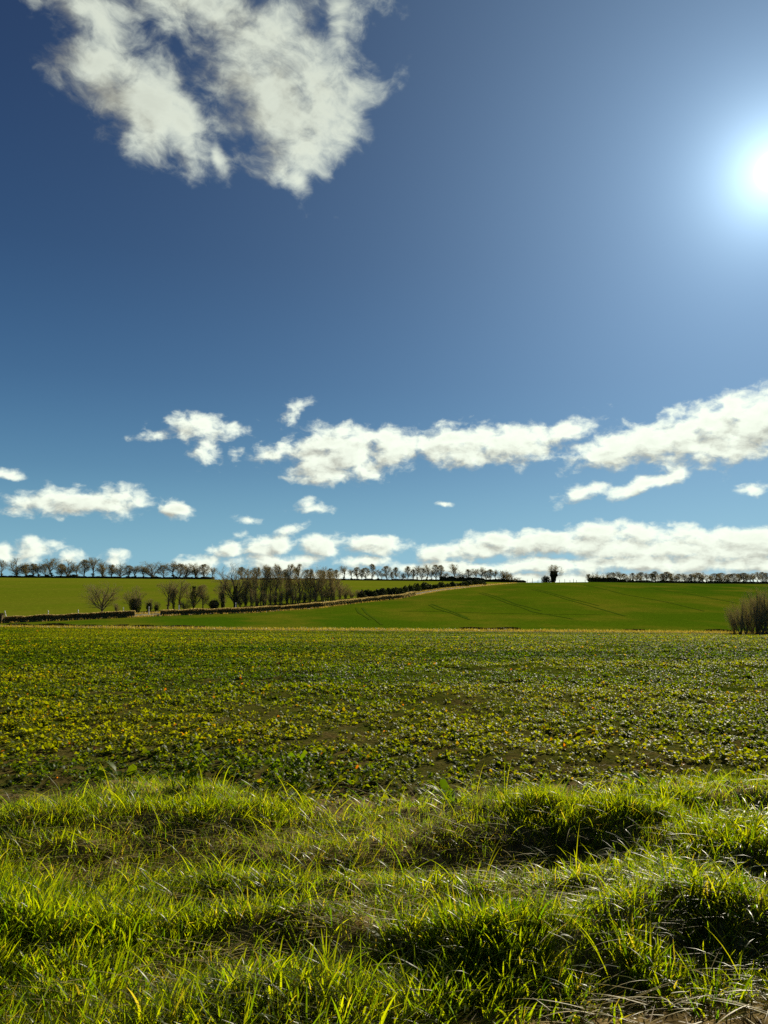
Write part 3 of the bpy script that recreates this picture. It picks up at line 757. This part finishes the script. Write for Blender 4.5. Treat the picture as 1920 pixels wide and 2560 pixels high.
# ---- trees by the lane (finer twigs: they stand nearer)
for k in ('round', 'bush', 'vase', 'tall'):
    VARS[k+'_n'] = [tree_meshes(k, s, .58 if k == 'tall' else .66, 1.0) for s in (51, 52, 53)]; NATW[k+'_n'] = NATW[k]
    DESC[k+'_n'] = DESC[k]
def laneD(px, off, row=1520): return float(De(uv(px, row)[0]))+off
def ivy_on(t, H, sw, h0, h1, rad, n, lean=0):
    def fn(m):
        z = h0+(h1-h0)*R.rand(m); r = rad*(.5+.5*np.sin(np.pi*np.clip((z-h0)/(h1-h0), .08, .92)))*(.6+.6*vn(z*0, z, 1.2, 3)); a = R.rand(m)*6.283; q = np.sqrt(R.rand(m))*r
        return np.stack([np.cos(a)*q+lean*z, np.sin(a)*q, z], -1)
    me = leaf_cloud(n, fn, .10, (.025, .038, .012), (.06, .075, .024), 'ivy')
    o = link('ivy', me); o.parent = t; o.scale = (1/t.scale[0], 1/t.scale[1], 1/t.scale[2])
lane = [
 ('round',255,20,1448,84,1530,'rounded bare tree standing alone at the left end beside the lane','bare_tree','tree',None),
 ('bush',291,19,1507,22,1530,'small bare shrub right of the lone rounded tree','shrub','shrub',None),
 ('bush',338,19,1464,54,1528,'dense egg-shaped bare bush left of the gap in the hedge','shrub','shrub',(0,3.2,1.7,5200)),
 ('bush',373,21,1496,26,1528,'low dark shrub behind the white post at the hedge gap','shrub','shrub',(0,1.9,.9,1600)),
 ('bush',391,21,1503,20,1528,'lowest dark shrub just right of the hedge gap post','shrub','shrub',(0,1.3,.7,900)),
 ('vase',419,22,1452,52,1526,'bare tree at the left of the clump beyond the hedge gap','bare_tree','tree',None),
 ('tall',434,21,1470,24,1526,'slim bare stem with dark ivy in the left clump','ivy_clad_tree','tree',(0,4.5,.5,1500)),
 ('vase',449,23,1449,46,1526,'tallest bare tree in the middle of the left clump','bare_tree','tree',None),
 ('round',484,22,1452,58,1525,'wide bare tree with thick dark ivy right in the left clump','ivy_clad_tree','tree',(.5,5.5,.8,3000)),
 ('tall',507,21,1463,30,1524,'thin bare tree at the right end of the left clump','bare_tree','tree',None),
 ('bush',463,19,1500,40,1526,'low bare shrub under the trees of the left clump','shrub','shrub',None),
 ('bush',535,19,1495,44,1522,'dark rounded bush left of the big ivy-trunked tree','shrub','shrub',(0,2.0,1.5,3400)),
 ('tall',556,19,1478,20,1520,'short ivy-covered stem between the dark bush and the big tree','ivy_clad_tree','tree',(0,3.6,.55,1800)),
 ('vase',561,24,1442,44,1520,'smaller bare tree leaning close left of the big tree','bare_tree','tree',None),
 ('round',588,19,1403,94,1518,'biggest bare tree by the lane with an ivy-covered trunk','ivy_clad_tree','tree',(0,5.4,.75,4200)),
]
for k, px, off, top, w, base, lab, nm, cat, iv in lane:
    t, H, sw = plant(k+'_n', px, laneD(px, off), top, w, base, lab, cat, None, nm)
    if iv: ivy_on(t, H, sw, iv[0], iv[1], iv[2]*1.1, int(iv[3]*.5))
wood = [(612,'tall',1452,26),(627,'vase',1428,34),(640,'tall',1420,30),(652,'vase',1436,34),(664,'tall',1415,30),(676,'vase',1424,36),(690,'tall',1413,34),(704,'vase',1434,32),(716,'tall',1430,28),
        (726,'tall',1412,26),(738,'vase',1440,32),(750,'tall',1414,32),(763,'vase',1438,34),(775,'tall',1424,24),(788,'round',1411,62),(803,'tall',1426,26),(814,'vase',1417,34),(826,'tall',1430,24),(836,'vase',1424,28),(850,'tall',1450,18)]
for i, (px, k, top, w) in enumerate(wood):
    base = np.interp(px, [600, 850], [1517, 1497])
    plant(k+'_n', px, laneD(px, 18+rt.uniform(0, 7)), top, w, base, '%s in the wood beside the lane, %s from its left end' % (DESC[k], ordw(i)), group='trees of the small wood by the lane')
px = 600; i = 0
while px < 905:
    base = np.interp(px, [600, 850, 1000], [1517, 1497, 1484])
    plant('bush_n', px, laneD(px, 17+rt.uniform(0, 3)), base-rt.uniform(28, 52)*np.interp(px, [600, 900], [1, .7]), rt.uniform(26, 36), base, 'brown bare shrub at the foot of the wood, %s from its left end' % ordw(i), 'shrub', 'shrubs at the foot of the wood', 'shrub')
    px += rt.uniform(12, 17); i += 1
# dark evergreen scrub climbing to the skyline
px = 905; i = 0
def scrub(px, D, Hh, Wd, label, group=None, c1=(.022, .034, .010), c2=(.07, .085, .025), n=900):
    x, y, z = ground(px, D)
    def fn(m):
        a = R.rand(m)*6.283; q = np.sqrt(R.rand(m)); zz = R.rand(m)
        r = Wd/2*np.sqrt(np.clip(1-(zz-.25)**2/.6, .05, 1))*(.75+.5*vn(a, zz*3+px, 1.4, 2))
        return np.stack([np.cos(a)*q*r, np.sin(a)*q*r, zz*Hh*(.7+.5*vn(np.cos(a)*q*2+px, np.sin(a), 1.2, 4))], -1)
    t = bpy.data.objects.new('scrub_bush', None); COL.objects.link(t); t.location = (x, y, z-.05)
    link('crown', leaf_cloud(n, fn, .17, c1, c2, 'scrub_crown'), t)
    v = VARS['bush'][rt.randrange(3)]; tk = link('trunk', v[0], t); tk.scale = (Wd/9.5, Wd/9.5, Hh/9.5)
    tag(t, label, 'bush', group)
while px < 1215:
    D = laneD(px, 15+rt.uniform(0, 5), 1480)
    base = float(np.interp(px, [905, 1000, 1100, 1210], [1492, 1478, 1468, 1459])); hp = rt.uniform(14, 20) if px < 1080 else rt.uniform(8, 14)
    scrub(px, D, hp/F*D, rt.uniform(20, 28)/F*D, 'dark green bush on the bank above the lane, %s from its left end' % ordw(i), 'dark bushes above the lane')
    px += rt.uniform(12, 17); i += 1
# lone ivy tree on the crest and its neighbour bush
t, H, sw = plant('vase', 1386, 372, 1413, 36, 1456, 'lone leaning tree smothered in dark ivy on the right crest', 'tree', None, 'ivy_clad_tree', 2)
def ivyfn(m):
    z = H*.66*R.rand(m)**.8; r = (1.0+1.1*(z/H)*1.6)*(.7+.5*vn(z, z*0, .8, 2)); a = R.rand(m)*6.283; q = np.sqrt(R.rand(m))*r
    return np.stack([np.cos(a)*q-.6+.10*z, np.sin(a)*q, z], -1)
o = link('ivy', leaf_cloud(4200, ivyfn, .20, (.014, .022, .008), (.035, .045, .014), 'ivy')); o.parent = t; t.rotation_euler = (0, 0, 0); o.scale = tuple(1/s for s in t.scale)
scrub(1366, 372, 3.0, 4.6, 'low dark bush leaning against the lone ivy-clad tree on the crest', None, (.014, .022, .008), (.035, .045, .014), 1800)

# ---- thicket at the right edge of the crop
th = [(1838,1502,40,'bush'),(1851,1492,48,'bush'),(1866,1500,40,'bush'),(1882,1466,46,'bush'),(1893,1460,52,'bush'),(1906,1466,50,'bush'),(1918,1459,56,'bush'),(1934,1462,60,'bush'),(1955,1456,60,'vase'),(1985,1458,70,'bush')]
TL_ = ['leftmost low bare shrub of the right thicket','bare shrub leaning left, second from the left in the right thicket','bushy bare shrub below the taller stems of the right thicket',
       'slender tall bare stem at the left shoulder of the right thicket','tall bare shrub with upright stems near the middle of the right thicket','dense bare shrub between the two upright stems at the right edge',
       'tallest upright bare shrub at the right edge of the photo','bare shrub cut by the right edge of the photo','bare shrub beyond the right edge of the photo','outermost bare shrub beyond the right edge of the photo']

for k in ('bush', 'vase'): VARS[k+'_t'] = [tree_meshes(k, s, .42, 1.0) for s in (61, 62, 63)]; NATW[k+'_t'] = NATW[k]
for (px, top, w, k), lab in zip(th, TL_):
    t, H, sw = plant(k+'_t', px, 112+rt.uniform(-2, 4), top+rt.uniform(-4, 8), w*1.15, 1583, lab, 'shrub', 'bare shrubs of the right thicket', 'shrub')

# ------------------------------------------------------------------ hedges
def hedge(name, path, hgt, thick, label, c1, c2, n, core=True, size=.11, mat=None, cat='hedge', rag=.25):
    path = np.asarray(path, float); seg = np.r_[0, np.cumsum(np.hypot(*np.diff(path, axis=0).T))]; Lt = seg[-1]
    def at(s):
        return np.interp(s, seg, path[:, 0]), np.interp(s, seg, path[:, 1])
    root = bpy.data.objects.new(name, None); COL.objects.link(root); x0, y0 = at(0); z0 = float(height(np.array([x0]), np.array([y0]))[0]); root.location = (x0, y0, z0)
    off = np.array([x0, y0, z0])
    def hh(s): h_ = hgt(s/Lt) if callable(hgt) else hgt+0*s; return h_*(1-rag+2*rag*fbm(s, s*0, .35, 2))
    if core:
        m = max(8, int(Lt/1.5)); s = np.linspace(0, Lt, m); x, y = at(s); g_ = np.gradient(x), np.gradient(y); l_ = np.hypot(*g_); nx, ny = -g_[1]/l_, g_[0]/l_
        rings = []
        for a_, b_ in ((-.5, 0), (-.42, .72), (-.15, .86), (.15, .86), (.42, .72), (.5, 0)):
            j = 1+.25*(vn(s, s*0+a_*7, .6, 1)-.5); xs = x+nx*a_*thick*j; ys = y+ny*a_*thick*j
            rings.append(np.stack([xs, ys, height(xs, ys)-.05+b_*hh(s)*j], -1))
        V = np.stack(rings, 1)-off; k = 6; i = (np.arange(m-1)*k)[:, None]+np.arange(k-1)[None]
        Fq = np.stack([i, i+1, i+k+1, i+k], -1).reshape(-1, 4)
        cap = np.array([[0, 1, 2, 3], [0, 3, 4, 5], [(m-1)*k, (m-1)*k+1, (m-1)*k+2, (m-1)*k+3], [(m-1)*k, (m-1)*k+3, (m-1)*k+4, (m-1)*k+5]])
        link('stems', mesh_np(name+'_stems', V.reshape(-1, 3), np.concatenate([Fq, cap]), M_core), root)
    def fn(q):
        s = R.rand(q)*Lt; x, y = at(s); ds = .3; x2, y2 = at(np.minimum(s+ds, Lt)); x1, y1 = at(np.maximum(s-ds, 0)); tx_, ty_ = x2-x1, y2-y1; l_ = np.hypot(tx_, ty_)+1e-9
        sw_ = (R.rand(q)-.5); sw_ = np.sign(sw_)*np.abs(sw_*2)**.5*.5*thick*1.12; x = x-ty_/l_*sw_; y = y+tx_/l_*sw_
        zz = R.rand(q)**.7
        return np.stack([x, y, height(x, y)+zz*hh(s)*1.02], -1)-off
    link('foliage', leaf_cloud(n, fn, size, c1, c2, name+'_foliage', mat), root)
    tag(root, label, cat); return root
def lanepath(px0, px1, off, n=30):
    out = []
    for px in np.linspace(px0, px1, n):
        u = float(uv(px, 1530)[0]); D = De(u)+off; out.append((u*D, D))
    return out
BR1, BR2 = (.19, .155, .06), (.42, .34, .15)
hedge('hedge', lanepath(14, 338, 1.5), 1.2, 1.1, 'trimmed brown hedge along the lane, left of the gap', BR1, BR2, 26000, mat=M_twig)
hedge('hedge', lanepath(-260, 8, .2), 1.9, 1.4, 'taller dark clipped hedge at the far left edge', (.03, .03, .012), (.08, .07, .03), 16000)
hedge('hedge', lanepath(402, 1036, 1.6, 60), 1.15, 1.2, 'long trimmed brown hedge along the lane, right of the gap', BR1, BR2, 60000, mat=M_twig)
def flatpath(px0, px1, D0, D1, n=20):
    return [(float(uv(px, 1565)[0])*D, D) for px, D in zip(np.linspace(px0, px1, n), np.linspace(D0, D1, n))]
for a_, b_, d0_, d1_, h_, lab_ in ((18, 190, 118.6, 118.5, .42, 'dark strip standing for the ditch shadow at the far left'), (195, 320, 118.5, 118, .3, 'thinner dark strip continuing the left ditch shadow to the right'),
        (330, 420, 118, 118, .3, 'short added shade strip on the margin below the hedge gap'), (425, 512, 118, 118, .3, 'short added shade strip on the margin below the left clump'),
        (1150, 1300, 118.5, 118.5, .28, 'faint added shade strip on the margin right of centre'), (1560, 1610, 118.5, 118.5, .18, 'small added shade strip on the margin under the right slope'),
        (1765, 1832, 118.5, 119, .28, 'dark added shade strip at the left foot of the right thicket')):
    hedge('margin_shade_strip', flatpath(a_, b_, d0_, d1_), h_, .8, lab_, (.02, .026, .008), (.07, .07, .02), int(30*(b_-a_)), size=.08, rag=.8, cat='shade strip')  # dark leafy strips added in place of the shadow line along the ditch
def ridgepath(px0, px1, off=0, n=24):
    out = []
    for px in np.linspace(px0, px1, n):
        u = float(uv(px, 1452)[0]); D = Dr(u)+off; out.append((u*D, D))
    return out
DK1, DK2 = (.03, .035, .014), (.09, .085, .036)
hedge('hedge', ridgepath(-260, 536, -3), lambda t: .9+1.5*np.clip(vn(t*60, t*0, 1, 3)*3-2, 0, 1), 3, 'dark evergreen hedge under the left ridge trees', DK1, DK2, 22000, size=.32, rag=.5)
hedge('hedge', ridgepath(600, 1100, -3), .9, 2, 'thin dark hedge line under the middle skyline trees', DK1, DK2, 9000, size=.28, rag=.6)
hedge('hedge', ridgepath(1100, 1310, -3), lambda t: 2.8*(1-t*.6), 3, 'dark hedge at the right end of the middle skyline trees', DK1, DK2, 9000, size=.34, rag=.5)
hedge('hedge', ridgepath(1474, 1560, -4), 3.2, 3, 'dark brambly hedge at the left foot of the right skyline row', DK1, DK2, 7000, size=.34, rag=.6)
hedge('hedge', ridgepath(1560, 2100, -4), 2.0, 3, 'low dark hedge under the bluish right skyline trees', DK1, DK2, 12000, size=.34, rag=.6)

# ------------------------------------------------------------------ posts
def box(cx, cy, z0, z1, sx_, sy_):
    V = np.array([(cx-sx_/2, cy-sy_/2, z0), (cx+sx_/2, cy-sy_/2, z0), (cx+sx_/2, cy+sy_/2, z0), (cx-sx_/2, cy+sy_/2, z0),
                  (cx-sx_/2*.9, cy-sy_/2*.9, z1), (cx+sx_/2*.9, cy-sy_/2*.9, z1), (cx+sx_/2*.9, cy+sy_/2*.9, z1), (cx-sx_/2*.9, cy+sy_/2*.9, z1)], float)
    Fq = np.array([(0, 3, 2, 1), (4, 5, 6, 7), (0, 1, 5, 4), (1, 2, 6, 5), (2, 3, 7, 6), (3, 0, 4, 7)])
    return V, Fq
def solid(name, boxes, mat, parent=None, loc=None):
    Vs, Fs, off = [], [], 0
    for V, Fq in boxes: Vs.append(V); Fs.append(Fq+off); off += len(V)
    return link(name, mesh_np(name, np.concatenate(Vs), np.concatenate(Fs), mat), parent, loc)
posts = [(18,1526,1548,-14,'leaning white post at the far left end of the hedge'),(120,1526,1545,0,'white post above the left hedge, second from the left edge'),
         (197,1524,1541,-6,'white post above the left hedge just left of the lone tree'),(308,1518,1536,0,'white post between the lone tree and the egg-shaped bush'),
         (372,1516,1534,0,'white post standing in the gap of the hedge'),(447,1513,1532,0,'white post behind the hedge in front of the left clump'),
         (589,1506,1524,0,'white post in front of the biggest ivy-trunked tree')]
for px, top, base, lean, lab in posts:
    D = laneD(px, 5.0); x, y, z = ground(px, D, base); Hp = max(HC+D*float(uv(px, top)[1])-z, 1.0)
    t = bpy.data.objects.new('marker_post', None); COL.objects.link(t); t.location = (x, y, z-.1); t.rotation_euler = (0, RAD(lean), 0)
    solid('shaft', [box(0, 0, 0, Hp*.78, .16, .12)], M_white, t)
    solid('cap', [box(0, 0, Hp*.78+.10, Hp+.1, .145, .11)], M_white, t)
    solid('band', [box(0, 0, Hp*.78, Hp*.78+.10, .15, .115)], M_black, t)
    tag(t, lab, 'post', 'white posts along the lane')
fence = [(1318,1449),(1331,1446),(1345,1450),(1399,1449),(1412,1448),(1425,1450),(1434,1447),(1441,1450),(1463,1449)]
for i, (px, top) in enumerate(fence):
    D = 362; x, y, z = ground(px, D, 1456); Hp = max(HC+D*float(uv(px, top)[1])-z, .8)
    solid('fence_post', [box(0, 0, 0, Hp, .16, .16), box(0, 0, Hp, Hp+.05, .12, .12)], M_wood, None, (x, y, z-.05))
for i, o in enumerate([o for o in bpy.data.objects if o.name.startswith('fence_post')]):
    tag(o, 'thin wooden fence post on the right crest, %s from the left' % ordw(i), 'fence post', 'fence posts on the right crest')

# ------------------------------------------------------------------ broad-leaved weeds on the verge
def weed(name, px, D, hgt, nl, leafL, leafW, label, c1, c2, tall=False):
    x, y, z = ground(px, D, 2000); t = bpy.data.objects.new(name, None); COL.objects.link(t); t.location = (x, y, z)
    ph = R.rand(nl)*6.283; q = R.rand(nl)*(hgt if tall else .02)
    root = np.stack([R.randn(nl)*.02*(1+3*q), R.randn(nl)*.02*(1+3*q), q], -1)
    V, Fq, k = leaves(root, ph, RAD(35)+R.rand(nl)*RAD(45), leafL*(.6+.6*R.rand(nl)), leafW*(.7+.5*R.rand(nl)), True)
    link('leaves', mesh_np(name+'_leaves', V, Fq, M_crop, np.repeat(lerp(c1, c2, R.rand(nl)), k, 0), True), t)
    ns = 5 if tall else 3
    P_, Rr = grow(np.c_[R.randn(ns, 2)*.02, np.zeros(ns)], np.c_[R.randn(ns, 2)*.2, np.ones(ns)], np.full(ns, hgt*(1 if tall else .5)), np.full(ns, .003), 4, .05, .06, np.random.RandomState(int(px)))
    V, Fq = tubes(P_, Rr, 5)
    link('stem', mesh_np(name+'_stem', V, Fq, M_grass, np.tile((.10, .12, .03), (len(V), 1))), t)
    tag(t, label, 'plant', 'broad-leaved weeds on the verge')
weed('dock_plant', 1590, 6.3, .12, 18, .16, .07, 'dark broad-leaved dock where crop meets grass, right of centre', (.018, .05, .005), (.03, .075, .006))
weed('dock_plant', 1120, 6.2, .12, 12, .20, .09, 'smaller dark dock plant in the grass near the centre', (.018, .05, .005), (.035, .075, .006))
weed('dock_plant', 290, 6.9, .12, 12, .18, .09, 'pale green broad-leaved plant at the left edge of the crop', (.05, .10, .006), (.08, .12, .01))
weed('nettle_plant', 745, 6.3, .34, 90, .085, .055, 'tall leafy nettle clump standing above the grass left of centre', (.035, .08, .004), (.07, .11, .006), True)
weed('nettle_plant', 490, 6.35, .30, 80, .08, .05, 'leafy nettle clump at the left where crop meets grass', (.035, .08, .004), (.07, .11, .006), True)
weed('nettle_plant', 690, 6.6, .26, 60, .08, .05, 'lower nettle clump just left of the tall one', (.03, .075, .004), (.06, .10, .006), True)
